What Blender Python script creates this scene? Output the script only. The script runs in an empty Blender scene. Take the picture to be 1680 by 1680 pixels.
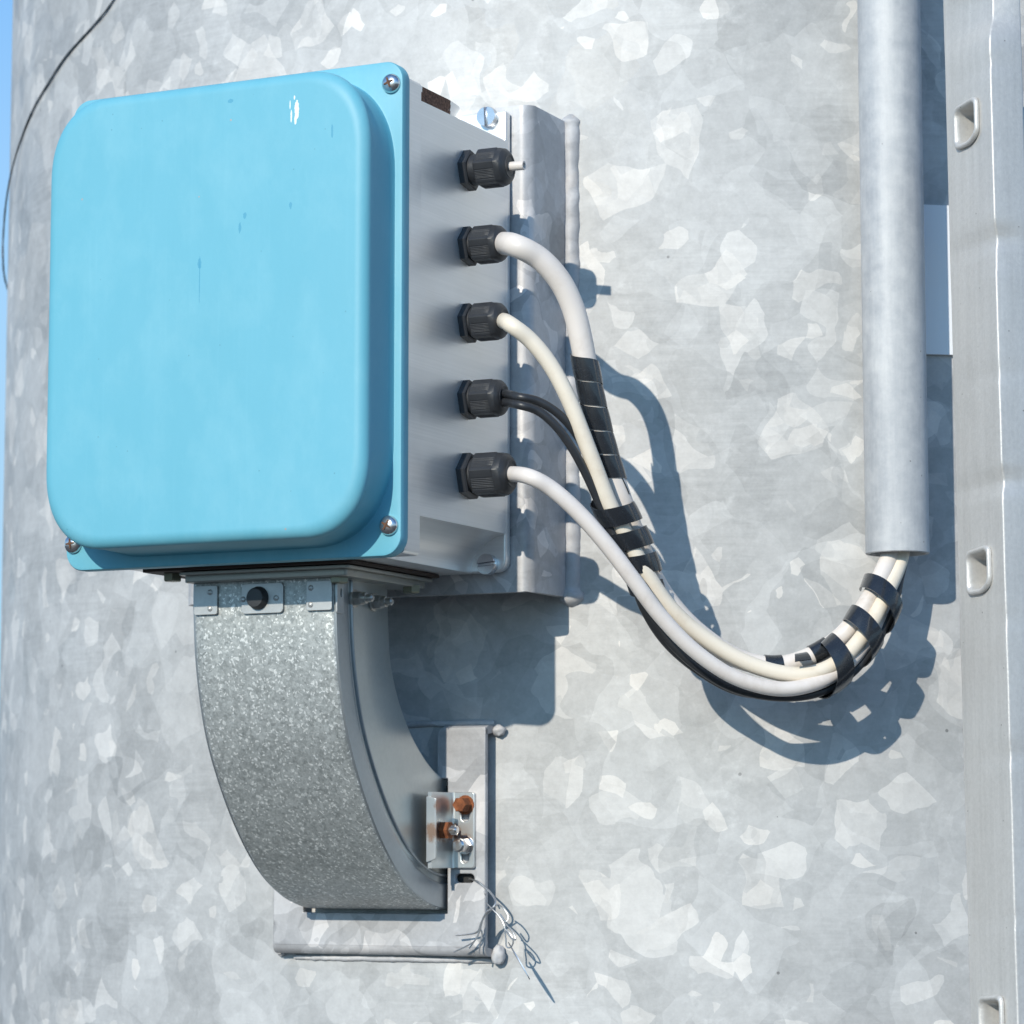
import bpy, bmesh, math, random
from mathutils import Vector, Matrix, noise as mnoise
sc = bpy.context.scene
col = sc.collection
random.seed(7)
PI = math.pi

# ------------------------------------------------------------------ camera, sky, sun
FPX = 4940.0
TILT = math.radians(6.35)
cam = bpy.data.cameras.new('camera')
cam.sensor_width = 36.0
cam.lens = 36.0 * FPX / 1680.0
cam.clip_start = 0.05
cam.clip_end = 500.0
cam.dof.use_dof = True
cam.dof.focus_distance = 1.95
cam.dof.aperture_fstop = 14.0
camo = bpy.data.objects.new('camera', cam)
camo.location = (0, 0, 0)
camo.rotation_euler = (PI / 2 + TILT, 0, 0)
col.objects.link(camo)
sc.camera = camo

SUN_EL = math.radians(24.3)
SUN_AZ = math.radians(26.6)           # light travels towards +Y, turned this far to +X
world = bpy.data.worlds.new('World')
sc.world = world
world.use_nodes = True
wn = world.node_tree
sky = wn.nodes.new('ShaderNodeTexSky')
sky.sky_type = 'NISHITA'
sky.sun_disc = False
sky.sun_elevation = SUN_EL
sky.sun_rotation = PI + SUN_AZ
sky.air_density = 1.0
sky.dust_density = 0.8
sky.ozone_density = 4.0
tintn = wn.nodes.new('ShaderNodeMix'); tintn.data_type = 'RGBA'; tintn.blend_type = 'MULTIPLY'
tintn.inputs[0].default_value = 1.0; tintn.inputs[7].default_value = (.52, .94, 1.17, 1)     # cool white balance of the sky light
wn.links.new(sky.outputs[0], tintn.inputs[6]); # hazy band low over the horizon
geo = wn.nodes.new('ShaderNodeTexCoord'); sx = wn.nodes.new('ShaderNodeSeparateXYZ'); wn.links.new(geo.outputs['Generated'], sx.inputs[0])
mr = wn.nodes.new('ShaderNodeMapRange'); mr.interpolation_type = 'SMOOTHSTEP'; wn.links.new(sx.outputs[2], mr.inputs[0])
mr.inputs[1].default_value = .10; mr.inputs[2].default_value = .42; mr.inputs[3].default_value = .85; mr.inputs[4].default_value = 0.0
hz = wn.nodes.new('ShaderNodeMix'); hz.data_type = 'RGBA'; wn.links.new(mr.outputs[0], hz.inputs[0]); wn.links.new(tintn.outputs[2], hz.inputs[6])
hz.inputs[7].default_value = (2.6, 3.9, 5.1, 1)
wn.links.new(hz.outputs[2], wn.nodes['Background'].inputs[0])
wn.nodes['Background'].inputs[1].default_value = 0.15

sun = bpy.data.lights.new('sun', 'SUN')
sun.energy = 3.3
sun.angle = math.radians(0.5)
sun.color = (1.0, 0.925, 0.80)
suno = bpy.data.objects.new('sun', sun)
SUNV = Vector((math.sin(SUN_AZ) * math.cos(SUN_EL), math.cos(SUN_AZ) * math.cos(SUN_EL), -math.sin(SUN_EL)))
suno.rotation_euler = SUNV.to_track_quat('-Z', 'Y').to_euler()
suno.location = (-2, -4, 3)
col.objects.link(suno)

sc.view_settings.view_transform = 'Standard'
sc.view_settings.look = 'None'
sc.view_settings.exposure = 0.20
sc.view_settings.gamma = 1.0
sc.view_settings.use_curve_mapping = False
sc.cycles.max_bounces = 8

# ------------------------------------------------------------------ frames
TH = math.radians(26.1)
D = Vector((math.sin(TH), math.cos(TH), 0))      # from the box front towards the pole
W = Vector((math.cos(TH), -math.sin(TH), 0))     # along the box width, to the right
AX = Vector((-0.0646, 1.9, 0))

def ray(u, v):
    dx = (u - 840) / FPX; dy = (840 - v) / FPX
    return Vector((dx, math.cos(TILT) - math.sin(TILT) * dy, math.sin(TILT) + math.cos(TILT) * dy))
def L(a, b, z):
    return AX + a * W + b * D + Vector((0, 0, z))
def on_b(u, v, b):
    r = ray(u, v); k = (AX + b * D).dot(D) / r.dot(D); p = r * k; q = p - AX
    return Vector((q.dot(W), b, p.z))
def on_a(u, v, a):
    r = ray(u, v); k = (AX + a * W).dot(W) / r.dot(W); p = r * k; q = p - AX
    return Vector((a, q.dot(D), p.z))
def at(u, v, Y):
    r = ray(u, v); return r * (Y / r.y)
PR = 0.640
PC = AX - 0.13 * W + (0.200 + PR) * D
def pole_b(a, off=0.0):                           # depth of the pole surface in the box frame
    return 0.200 + PR - math.sqrt((PR + off) ** 2 - (a + 0.13) ** 2)
def pole_hit(u, v, off=0.0):
    r = ray(u, v); R = PR + off
    aa = r.x ** 2 + r.y ** 2; bb = -2 * (r.x * PC.x + r.y * PC.y); cc = PC.x ** 2 + PC.y ** 2 - R * R
    dd = bb * bb - 4 * aa * cc
    if dd < 0: return r * (-bb / (2 * aa))
    return r * ((-bb - math.sqrt(dd)) / (2 * aa))

# ------------------------------------------------------------------ mesh helpers
class MB:
    def __init__(s): s.v = []; s.f = []; s.m = []
    def add(s, vs, fs, mi=0):
        o = len(s.v); s.v += [Vector(p) for p in vs]
        s.f += [tuple(i + o for i in f) for f in fs]; s.m += [mi] * len(fs); return s
    def rings(s, rings, closed=True, cap0=True, cap1=True, mi=0, loop=False):
        n = len(rings[0]); vs = [p for r in rings for p in r]; fs = []
        R = len(rings)
        for i in range(R if loop else R - 1):
            a = i * n; b = ((i + 1) % R) * n
            for j in range(n if closed else n - 1):
                k = (j + 1) % n
                fs.append((a + j, a + k, b + k, b + j))
        if cap0 and not loop: fs.append(tuple(range(n - 1, -1, -1)))
        if cap1 and not loop: fs.append(tuple((R - 1) * n + j for j in range(n)))
        return s.add(vs, fs, mi)
    def xf(s, fn): s.v = [Vector(fn(p)) for p in s.v]; return s
    def merge(s, o): return s.add(o.v, o.f)
    def mesh(s, name, off=Vector((0, 0, 0)), smooth=40):
        me = bpy.data.meshes.new(name)
        me.from_pydata([tuple(p - off) for p in s.v], [], s.f)
        bm = bmesh.new(); bm.from_mesh(me)
        bmesh.ops.recalc_face_normals(bm, faces=bm.faces); bm.to_mesh(me); bm.free()
        if smooth:
            me.shade_smooth(); me.set_sharp_from_angle(angle=math.radians(smooth))
        return me

def mesh_obj(name, me, mat, parent=None):
    o = bpy.data.objects.new(name, me); col.objects.link(o)
    if mat: 
        for mm in (mat if isinstance(mat, (list, tuple)) else [mat]): me.materials.append(mm)
    if parent: o.parent = parent
    return o
def tag(o, label, cat, group=None, kind=None):
    if label: o['label'] = label
    if cat: o['category'] = cat
    if group: o['group'] = group
    if kind: o['kind'] = kind
    return o
ROT = Matrix.Rotation(-TH, 4, 'Z')
class Thing:
    """an Empty at the thing's base; local=True: mesh coordinates are (a,b,z) of the box frame"""
    def __init__(s, name, label, cat, org, local=True, group=None):
        s.off = Vector(org); s.local = local
        s.o = bpy.data.objects.new(name, None); s.o.empty_display_size = .02; col.objects.link(s.o)
        if local:
            s.o.location = L(*org); s.o.rotation_euler = (0, 0, -TH)
        else: s.o.location = org
        tag(s.o, label, cat, group)
    def part(s, name, mb, mat, parent=None, smooth=40):
        return mesh_obj(name, mb.mesh(name, s.off, smooth), mat, parent or s.o)
    def put(s, name, me, mat, loc, parent=None, rot=None):
        o = bpy.data.objects.new(name, me); col.objects.link(o)
        if mat and not me.materials: me.materials.append(mat)
        o.parent = parent or s.o; o.location = Vector(loc) - s.off
        if rot: o.rotation_euler = rot
        return o
def single(name, mb, mat, label, cat, org, local=True, group=None, smooth=40):
    o = mesh_obj(name, mb.mesh(name, Vector(org), smooth), mat)
    if local: o.location = L(*org); o.rotation_euler = (0, 0, -TH)
    else: o.location = org
    return tag(o, label, cat, group)

def box(mb, x0, x1, y0, y1, z0, z1, bev=0.0):
    bm = bmesh.new()
    bmesh.ops.create_cube(bm, size=1)
    for v in bm.verts:
        v.co = Vector(((x0 + x1) / 2 + v.co.x * (x1 - x0), (y0 + y1) / 2 + v.co.y * (y1 - y0), (z0 + z1) / 2 + v.co.z * (z1 - z0)))
    if bev: bmesh.ops.bevel(bm, geom=list(bm.edges), offset=bev, segments=3, affect='EDGES', profile=.5)
    bm.verts.index_update()
    mb.add([v.co.copy() for v in bm.verts], [tuple(v.index for v in f.verts) for f in bm.faces]); bm.free(); return mb
def catmull(pts, n=8):
    P = [Vector(p) for p in pts]; out = []
    P = [2 * P[0] - P[1]] + P + [2 * P[-1] - P[-2]]
    for i in range(1, len(P) - 2):
        p0, p1, p2, p3 = P[i - 1:i + 3]
        for k in range(n):
            t = k / n
            out.append(.5 * ((2 * p1) + (p2 - p0) * t + (2 * p0 - 5 * p1 + 4 * p2 - p3) * t * t + (3 * p1 - 3 * p2 + p3 - p0) * t ** 3))
    out.append(P[-2]); return out
def frames(path, up=Vector((0, 1, 0))):
    fr = []; n = None
    for i, p in enumerate(path):
        t = (path[min(i + 1, len(path) - 1)] - path[max(i - 1, 0)]).normalized()
        if n is None:
            n = (up - t * up.dot(t))
            if n.length < 1e-4: n = t.orthogonal()
            n.normalize()
        else: n = (n - t * n.dot(t)).normalized()
        fr.append((p, t, n, t.cross(n)))
    return fr
def tube(mb, path, r, seg=20, up=Vector((0, 1, 0)), rough=0.0, caps=True):
    fr = frames(path, up); rings = []
    for i, (p, t, n, b) in enumerate(fr):
        rr = r(i / (len(fr) - 1)) if callable(r) else r
        ring = []
        for j in range(seg):
            a = 2 * PI * j / seg
            q = rr
            if rough: q = rr * (1 + rough * mnoise.noise((p + n * math.cos(a) * rr + b * math.sin(a) * rr) * 140))
            ring.append(p + n * math.cos(a) * q + b * math.sin(a) * q)
        rings.append(ring)
    return mb.rings(rings, cap0=caps, cap1=caps)
def wrap(mb, path, rad, width, pitch, thick=.0007, phase=0, arc=None, r1=None, jit=0.0):
    """helical ribbon wound round a path"""
    fr = frames(path); S = [0]
    for i in range(1, len(path)): S.append(S[-1] + (path[i] - path[i - 1]).length)
    tot = S[-1]
    def f(s):
        s = max(0, min(tot, s)); i = 0
        while i < len(S) - 2 and S[i + 1] < s: i += 1
        t = (s - S[i]) / (S[i + 1] - S[i])
        A, B = fr[i], fr[i + 1]
        return A[0].lerp(B[0], t), A[1].lerp(B[1], t).normalized(), A[2].lerp(B[2], t).normalized(), A[3].lerp(B[3], t).normalized()
    turns = (tot - width) / pitch; N = int(turns * 40)
    ri, ro = [], []
    rings = []
    for i in range(N + 1):
        th = phase - turns * 2 * PI * i / N
        s0 = pitch * turns * i / N
        rr = rad + (r1 - rad) * i / N if r1 else rad
        rr *= 1 + jit * mnoise.noise(Vector((i * .12, rad * 900, 0)))
        ring = []
        M = 6
        for k in range(M + 1):
            p, t, n, b = f(s0 + width * k / M + jit * .01 * mnoise.noise(Vector((i * .1, 3, 0))))
            e = .25e-3 * math.cos(PI * (k / M - .5))
            ring.append(p + (n * math.cos(th) + b * math.sin(th)) * (rr + e))
        for k in range(M, -1, -1):
            p, t, n, b = f(s0 + width * k / M + jit * .01 * mnoise.noise(Vector((i * .1, 3, 0))))
            e = .25e-3 * math.cos(PI * (k / M - .5))
            ring.append(p + (n * math.cos(th) + b * math.sin(th)) * (rr + e + thick))
        rings.append(ring)
    return mb.rings(rings)
def lathe(mb, prof, seg=32, axis='x', mod=None):
    """prof: (along, radius)"""
    rings = []
    for (x, r) in prof:
        ring = []
        for j in range(seg):
            a = 2 * PI * j / seg
            q = r * (mod(a, x) if mod else 1)
            c, s = math.cos(a) * q, math.sin(a) * q
            ring.append({'x': (x, c, s), 'y': (c, x, s), 'z': (c, s, x)}[axis])
        rings.append(ring)
    return mb.rings(rings)
def rrect(x0, x1, y0, y1, rx, ry=None, n=2.0, k=14, m=6):
    """rounded rectangle, equal point count for any radius; superellipse corners"""
    ry = ry or rx; out = []
    cs = [(x1 - rx, y1 - ry, 0), (x0 + rx, y1 - ry, 1), (x0 + rx, y0 + ry, 2), (x1 - rx, y0 + ry, 3)]
    for q, (cx, cy, i) in enumerate(cs):
        for j in range(k + 1):
            a = PI / 2 * (i + j / k)
            c, s = math.cos(a), math.sin(a)
            out.append((cx + rx * math.copysign(abs(c) ** (2 / n), c), cy + ry * math.copysign(abs(s) ** (2 / n), s)))
        nx = cs[(q + 1) % 4]; a = PI / 2 * (i + 1)
        ex, ey = out[-1]
        c, s = round(math.cos(a)), round(math.sin(a))
        fx, fy = nx[0] + rx * c, nx[1] + ry * s
        for j in range(1, m): out.append((ex + (fx - ex) * j / m, ey + (fy - ey) * j / m))
    return out
def plate(outline, holes=(), thick=.003, bev=.0004, fn=None):
    cu = bpy.data.curves.new('tmp', 'CURVE'); cu.dimensions = '2D'; cu.fill_mode = 'BOTH'
    cu.extrude = max(thick / 2 - bev, 1e-5); cu.bevel_depth = bev; cu.bevel_resolution = 2
    cu.offset = -bev
    for poly in [outline] + list(holes):
        sp = cu.splines.new('POLY'); sp.points.add(len(poly) - 1); sp.use_cyclic_u = True
        for i, (x, y) in enumerate(poly): sp.points[i].co = (x, y, 0, 1)
    ob = bpy.data.objects.new('tmp', cu)
    me = bpy.data.meshes.new_from_object(ob)
    mb = MB(); mb.add([v.co.copy() for v in me.vertices], [tuple(p.vertices) for p in me.polygons])
    bpy.data.objects.remove(ob); bpy.data.curves.remove(cu); bpy.data.meshes.remove(me)
    if fn: mb.xf(fn)
    return mb
def roundpoly(pts, r, k=5):
    out = []; n = len(pts)
    for i in range(n):
        p = Vector((*pts[i][:2], 0)); a = Vector((*pts[i - 1][:2], 0)); b = Vector((*pts[(i + 1) % n][:2], 0))
        rr = pts[i][2] if len(pts[i]) > 2 else r
        if rr <= 0: out.append((p.x, p.y)); continue
        u = (a - p); w = (b - p); l = min(rr, u.length * .45, w.length * .45)
        u.normalize(); w.normalize()
        for j in range(k + 1):
            t = j / k; q = p + u * l * (1 - t) ** 2 + w * l * t ** 2
            out.append((q.x, q.y))
    return out

# ------------------------------------------------------------------ materials
class NT:
    def __init__(s, name):
        s.mat = bpy.data.materials.new(name); s.mat.use_nodes = True
        s.t = s.mat.node_tree; s.b = s.t.nodes['Principled BSDF']
    def n(s, typ, **kw):
        nd = s.t.nodes.new(typ)
        for k, v in kw.items():
            if k.startswith('i_'): nd.inputs[k[2:].replace('_', ' ')].default_value = v
            else: setattr(nd, k, v)
        return nd
    def l(s, a, b): s.t.links.new(a, b)
    def coord(s, kind='Object'): return s.n('ShaderNodeTexCoord').outputs[kind]
    def mapping(s, src, scale=(1, 1, 1), loc=(0, 0, 0), rot=(0, 0, 0)):
        m = s.n('ShaderNodeMapping'); s.l(src, m.inputs['Vector'])
        m.inputs['Scale'].default_value = scale; m.inputs['Location'].default_value = loc; m.inputs['Rotation'].default_value = rot
        return m.outputs[0]
    def noise(s, vec, scale, detail=4, rough=.55, dist=0, col=False):
        nd = s.n('ShaderNodeTexNoise'); s.l(vec, nd.inputs['Vector'])
        nd.inputs['Scale'].default_value = scale; nd.inputs['Detail'].default_value = detail
        nd.inputs['Roughness'].default_value = rough; nd.inputs['Distortion'].default_value = dist
        return nd.outputs['Color' if col else 'Fac']
    def voro(s, vec, scale, out='Color', feature='F1', rand=1.0, metric='EUCLIDEAN'):
        nd = s.n('ShaderNodeTexVoronoi', feature=feature, distance=metric); s.l(vec, nd.inputs['Vector'])
        nd.inputs['Scale'].default_value = scale; nd.inputs['Randomness'].default_value = rand
        return nd.outputs[out]
    def sep(s, c, ch='Red'):
        nd = s.n('ShaderNodeSeparateColor'); s.l(c, nd.inputs[0]); return nd.outputs[ch]
    def ramp(s, fac, stops, interp='LINEAR'):
        nd = s.n('ShaderNodeValToRGB'); s.l(fac, nd.inputs[0]); cr = nd.color_ramp; cr.interpolation = interp
        while len(cr.elements) < len(stops): cr.elements.new(.5)
        for e, (p, c) in zip(cr.elements, stops):
            e.position = p; e.color = (c, c, c, 1) if isinstance(c, (int, float)) else (*c, 1)
        return nd.outputs[0]
    def math(s, op, a, b=None, c=None, clamp=False):
        nd = s.n('ShaderNodeMath', operation=op, use_clamp=clamp)
        for i, x in enumerate((a, b, c)):
            if x is None: continue
            if isinstance(x, (int, float)): nd.inputs[i].default_value = x
            else: s.l(x, nd.inputs[i])
        return nd.outputs[0]
    def vmath(s, op, a, b=None, scale=None):
        nd = s.n('ShaderNodeVectorMath', operation=op)
        for i, x in enumerate((a, b)):
            if x is None: continue
            if isinstance(x, (tuple, list)): nd.inputs[i].default_value = x
            else: s.l(x, nd.inputs[i])
        if scale is not None: nd.inputs['Scale'].default_value = scale
        return nd.outputs['Value' if op in ('LENGTH', 'DISTANCE') else 0]
    def mix(s, fac, a, b, blend='MIX'):
        nd = s.n('ShaderNodeMix', data_type='RGBA', blend_type=blend)
        for nm, x in ((0, fac), (6, a), (7, b)):
            if isinstance(x, (int, float)): nd.inputs[nm].default_value = x if nm == 0 else (x, x, x, 1)
            elif isinstance(x, (tuple, list)): nd.inputs[nm].default_value = (*x, 1)
            else: s.l(x, nd.inputs[nm])
        return nd.outputs[2]
    def set(s, **kw):
        for k, v in kw.items():
            i = s.b.inputs[k.replace('_', ' ')]
            if isinstance(v, bpy.types.NodeSocket): s.l(v, i)
            elif isinstance(v, (tuple, list)): i.default_value = (*v, 1) if len(v) == 3 else v
            else: i.default_value = v
        return s
    def bump(s, h, strength=.3, dist=.001):
        nd = s.n('ShaderNodeBump'); s.l(h, nd.inputs['Height'])
        nd.inputs['Strength'].default_value = strength; nd.inputs['Distance'].default_value = dist
        s.l(nd.outputs[0], s.b.inputs['Normal'])

def simple(name, c, rough=.5, metal=0.0, var=.12, vs=60, bump=.1, bs=400, coat=0.0, spec=.5):
    t = NT(name); co = t.coord()
    nz = t.noise(co, vs, 5, .6)
    t.set(Base_Color=t.mix(nz, tuple(x * (1 - var) for x in c), tuple(min(1, x * (1 + var)) for x in c)),
          Roughness=t.math('MULTIPLY_ADD', nz, .2, rough - .1), Metallic=metal, Coat_Weight=coat)
    t.b.inputs['Specular IOR Level'].default_value = spec
    if bump: t.bump(t.noise(co, bs, 3), bump, .0004)
    return t.mat

def galvanised(name, coord='Object', scale=24, base=.50, tint=(1, 1, 1.02), metal=.35, rough=.5, amp=1.0, bright=.30):
    """large-spangle hot-dip zinc"""
    t = NT(name); co = t.coord(coord)
    wob = t.vmath('SCALE', t.vmath('SUBTRACT', t.noise(co, 22, 1.5, .5, col=True), (.5, .5, .5)), scale=.034)
    wob2 = t.vmath('SCALE', t.vmath('SUBTRACT', t.noise(co, 150, 2, .5, col=True), (.5, .5, .5)), scale=.0012)
    p = t.vmath('ADD', t.vmath('ADD', co, wob), wob2)
    big = t.sep(t.voro(p, scale * .62), 'Green')
    mid = t.sep(t.voro(p, scale), 'Red')
    mid2 = t.sep(t.voro(t.vmath('ADD', p, (3.1, 1.7, .4)), scale * 1.35), 'Blue')
    small = t.sep(t.voro(t.vmath('ADD', p, (.7, 5.2, .9)), scale * 2.3), 'Red')
    a = t.ramp(mid, [(0, -.0 + .40), (.5, .48), (.78, .50), (.86, .60), (1, .60)])
    v = t.math('MULTIPLY_ADD', t.math('SUBTRACT', big, .5), .13 * amp, .5)
    v = t.math('ADD', v, t.math('MULTIPLY', t.math('SUBTRACT', mid, .5), .14 * amp))
    v = t.math('ADD', v, t.math('MULTIPLY', t.math('SUBTRACT', mid2, .5), .11 * amp))
    # a few spangles of brighter zinc
    clu = t.math('MULTIPLY', t.math('SUBTRACT', t.noise(co, 5.5, 3, .6), .5), .55)
    b1 = t.math('GREATER_THAN', t.math('ADD', mid2, clu), .88)
    b2 = t.math('GREATER_THAN', t.math('ADD', small, t.math('MULTIPLY', clu, .5)), .93)
    b3 = t.math('GREATER_THAN', t.sep(t.voro(t.vmath('ADD', p, (9.3, 2.2, 1.1)), scale * .95), 'Green'), .93)
    br = t.math('MAXIMUM', t.math('MULTIPLY', b1, t.math('MULTIPLY_ADD', mid, .6, .15)), t.math('MAXIMUM', t.math('MULTIPLY', b2, t.math('MULTIPLY_ADD', big, .9, .35)), t.math('MULTIPLY', b3, t.math('MULTIPLY_ADD', small, .8, .4))))
    v = t.math('ADD', v, t.math('MULTIPLY', br, bright * amp))
    clouds = t.noise(co, 9, 6, .65); fine = t.noise(co, 90, 6, .7)
    v = t.math('ADD', v, t.math('MULTIPLY', t.math('SUBTRACT', clouds, .5), .17))
    v = t.math('ADD', v, t.math('MULTIPLY', t.math('SUBTRACT', fine, .5), .26))
    grain = t.noise(co, 420, 4, .75); scr = t.noise(t.mapping(co, (6, 90, 6) if coord == 'UV' else (6, 6, 90)), 3, 5, .7)
    patch = t.ramp(t.noise(co, 7, 4, .6), [(.45, 0), (.6, 1)])
    v = t.math('ADD', v, t.math('MULTIPLY', t.math('SUBTRACT', grain, .5), .10))
    v = t.math('ADD', v, t.math('MULTIPLY', t.math('MULTIPLY', t.math('SUBTRACT', scr, .5), patch), .22))
    # chalky white oxide patches and sparse dark specks
    ox = t.ramp(t.math('MULTIPLY', t.noise(co, 13, 7, .75), t.noise(co, 70, 4, .7)), [(.30, 0), (.42, 1)])
    v = t.math('ADD', v, t.math('MULTIPLY', ox, .09))
    sp = t.voro(co, 42, 'Distance'); spk = t.math('MULTIPLY', t.math('LESS_THAN', sp, .05), t.math('GREATER_THAN', t.sep(t.voro(co, 42), 'Red'), .80))
    v = t.math('SUBTRACT', v, t.math('MULTIPLY', spk, .22))
    # dark drips: a speck with a faint tail above it
    dm = t.mapping(co, (16, 16, 16) if coord != 'UV' else (16, 5, 16))
    dp = t.math('MULTIPLY', t.math('LESS_THAN', t.voro(dm, 1.0, 'Distance'), .045), t.math('GREATER_THAN', t.sep(t.voro(dm, 1.0), 'Green'), .55))
    v = t.math('SUBTRACT', v, t.math('MULTIPLY', dp, .10))
    v = t.math('MULTIPLY', v, base * 2)
    c = t.n('ShaderNodeCombineColor')
    for i, k in enumerate(tint): t.l(t.math('MULTIPLY', v, k, clamp=True), c.inputs[i])
    warm = t.mix(t.math('MULTIPLY', br, .6), c.outputs[0], t.mix(1.0, c.outputs[0], (1.05, 1.0, .95), 'MULTIPLY'))
    t.set(Base_Color=warm, Metallic=metal, Roughness=t.math('ADD', t.math('MULTIPLY', mid, .18), rough - .09))
    t.bump(t.math('ADD', t.math('MULTIPLY', fine, .6), clouds), .22, .0012)
    return t.mat

M = {}
M['pole'] = galvanised('pole_zinc', 'UV', 30, .455, tint=(.985, .992, .985), metal=.10, rough=.58, amp=.66, bright=.20)
M['bracket'] = galvanised('bracket_zinc', 'Object', 30, .46, metal=.15, rough=.5, bright=.2)
M['weld'] = galvanised('weld_zinc', 'Object', 60, .47, metal=.05, rough=.6, amp=.4, bright=.1)

def blue_paint():
    t = NT('blue_paint'); co = t.coord()
    xz = t.mapping(co, (1, 0, 1))
    n1 = t.noise(t.mapping(co, (14, 14, 3)), 3, 5, .6)
    n2 = t.noise(co, 9, 3)
    base = t.mix(n1, (.115, .395, .50), (.145, .43, .54))
    base = t.mix(t.math('MULTIPLY', n2, .35), base, (.155, .50, .65))
    # faded chalk streaks
    st = t.noise(t.mapping(co, (260, 260, 6)), 1, 3, .5)
    base = t.mix(t.ramp(st, [(.6, 0), (.8, .10)]), base, (.26, .58, .70))
    veil = t.ramp(t.noise(t.mapping(co, (1, 1, .6)), 22, 7, .72), [(.46, 0), (.72, .30)])
    base = t.mix(veil, base, (.27, .56, .65))
    sv = t.voro(co, 130, 'Distance'); sk = t.math('MULTIPLY', t.math('LESS_THAN', sv, .07), t.math('GREATER_THAN', t.sep(t.voro(co, 130)), .86))
    base = t.mix(t.math('MULTIPLY', sk, .5), base, (.06, .22, .30))
    def spot(a, z, ra, rz, wob=.6):
        d = t.vmath('MULTIPLY', t.vmath('SUBTRACT', xz, (a, 0, z)), (1 / ra, 0, 1 / rz))
        d = t.vmath('LENGTH', d)
        d = t.math('ADD', d, t.math('MULTIPLY', t.math('SUBTRACT', t.noise(co, 420, 4, .7), .5), wob * 2))
        return t.math('LESS_THAN', d, 1)
    def B(u, v): 
        q = on_b(u, v, -.0480); return q.x + .128, q.z - .183
    for (u, v, ra, rz) in ((487, 180, .0016, .0062), (485, 196, .0009, .0030), (478, 190, .0006, .0042), (476, 172, .0004, .0028), (483, 160, .0006, .0014)):
        a, z = B(u, v); base = t.mix(spot(a, z, ra, rz), base, (.75, .80, .80))
    for (u, v, ra, rz) in ((402, 354, .0013, .0024), (394, 374, .001, .0036), (328, 432, .0014, .0034), (328, 458, .0004, .016), (477, 337, .0011, .0022), (378, 166, .002, .0015), (545, 215, .0008, .005)):
        a, z = B(u, v); base = t.mix(t.math('MULTIPLY', spot(a, z, ra, rz, .8), .55), base, (.03, .26, .42))
    for (u, v, ra, rz) in ((327, 323, .0006, .0005), (379, 197, .0006, .0006), (135, 327, .0006, .0006), (468, 868, .0007, .0007)):
        a, z = B(u, v); base = t.mix(spot(a, z, ra, rz), base, (.40, .36, .34))
    t.set(Base_Color=base, Roughness=t.math('MULTIPLY_ADD', n1, .12, .46), Coat_Weight=0.0)
    t.bump(t.math('ADD', t.noise(co, 260, 3), t.math('MULTIPLY', t.noise(co, 24, 2), 3)), .05, .001)
    return t.mat
M['blue'] = blue_paint()

def brushed():
    t = NT('brushed_aluminium'); co = t.coord()
    streak = t.noise(t.mapping(co, (60, 4, 900)), 1, 4, .6)
    streak2 = t.noise(t.mapping(co, (20, 8, 260)), 1, 3, .6)
    cl = t.noise(co, 18, 4)
    v = t.math('ADD', t.math('MULTIPLY', streak, .24), t.math('MULTIPLY', streak2, .12))
    base = t.ramp(t.math('ADD', v, t.math('MULTIPLY', cl, .2)), [(.05, (.70, .71, .71)), (.4, (.94, .94, .93))])
    # rust patch on the upper corner groove (object space: origin at box base)
    y = t.n('ShaderNodeSeparateXYZ'); t.l(co, y.inputs[0])
    dx = t.math('DIVIDE', t.math('SUBTRACT', y.outputs[1], .050), .021)
    top = t.math('GREATER_THAN', y.outputs[2], .3006)
    d = t.math('ADD', t.math('ABSOLUTE', dx), t.math('MULTIPLY', t.math('SUBTRACT', t.noise(co, 95, 4, .7), .5), 1.6))
    side = t.math('GREATER_THAN', y.outputs[0], .07)
    m = t.math('MULTIPLY', t.math('MULTIPLY', t.math('LESS_THAN', d, 1), top), side)
    rn = t.noise(co, 520, 5, .8)
    rust = t.ramp(rn, [(.35, (.05, .025, .02)), (.5, (.16, .075, .045)), (.62, (.30, .16, .10))])
    c = t.mix(m, base, rust)
    t.set(Base_Color=c, Metallic=t.math('MULTIPLY_ADD', m, -.72, .72), Roughness=t.math('MULTIPLY_ADD', m, .5, .36))
    t.bump(t.math('ADD', t.math('MULTIPLY', streak, .5), t.math('MULTIPLY', t.math('MULTIPLY', rn, m), 3)), .25, .0006)
    return t.mat
M['alu'] = brushed()

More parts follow.
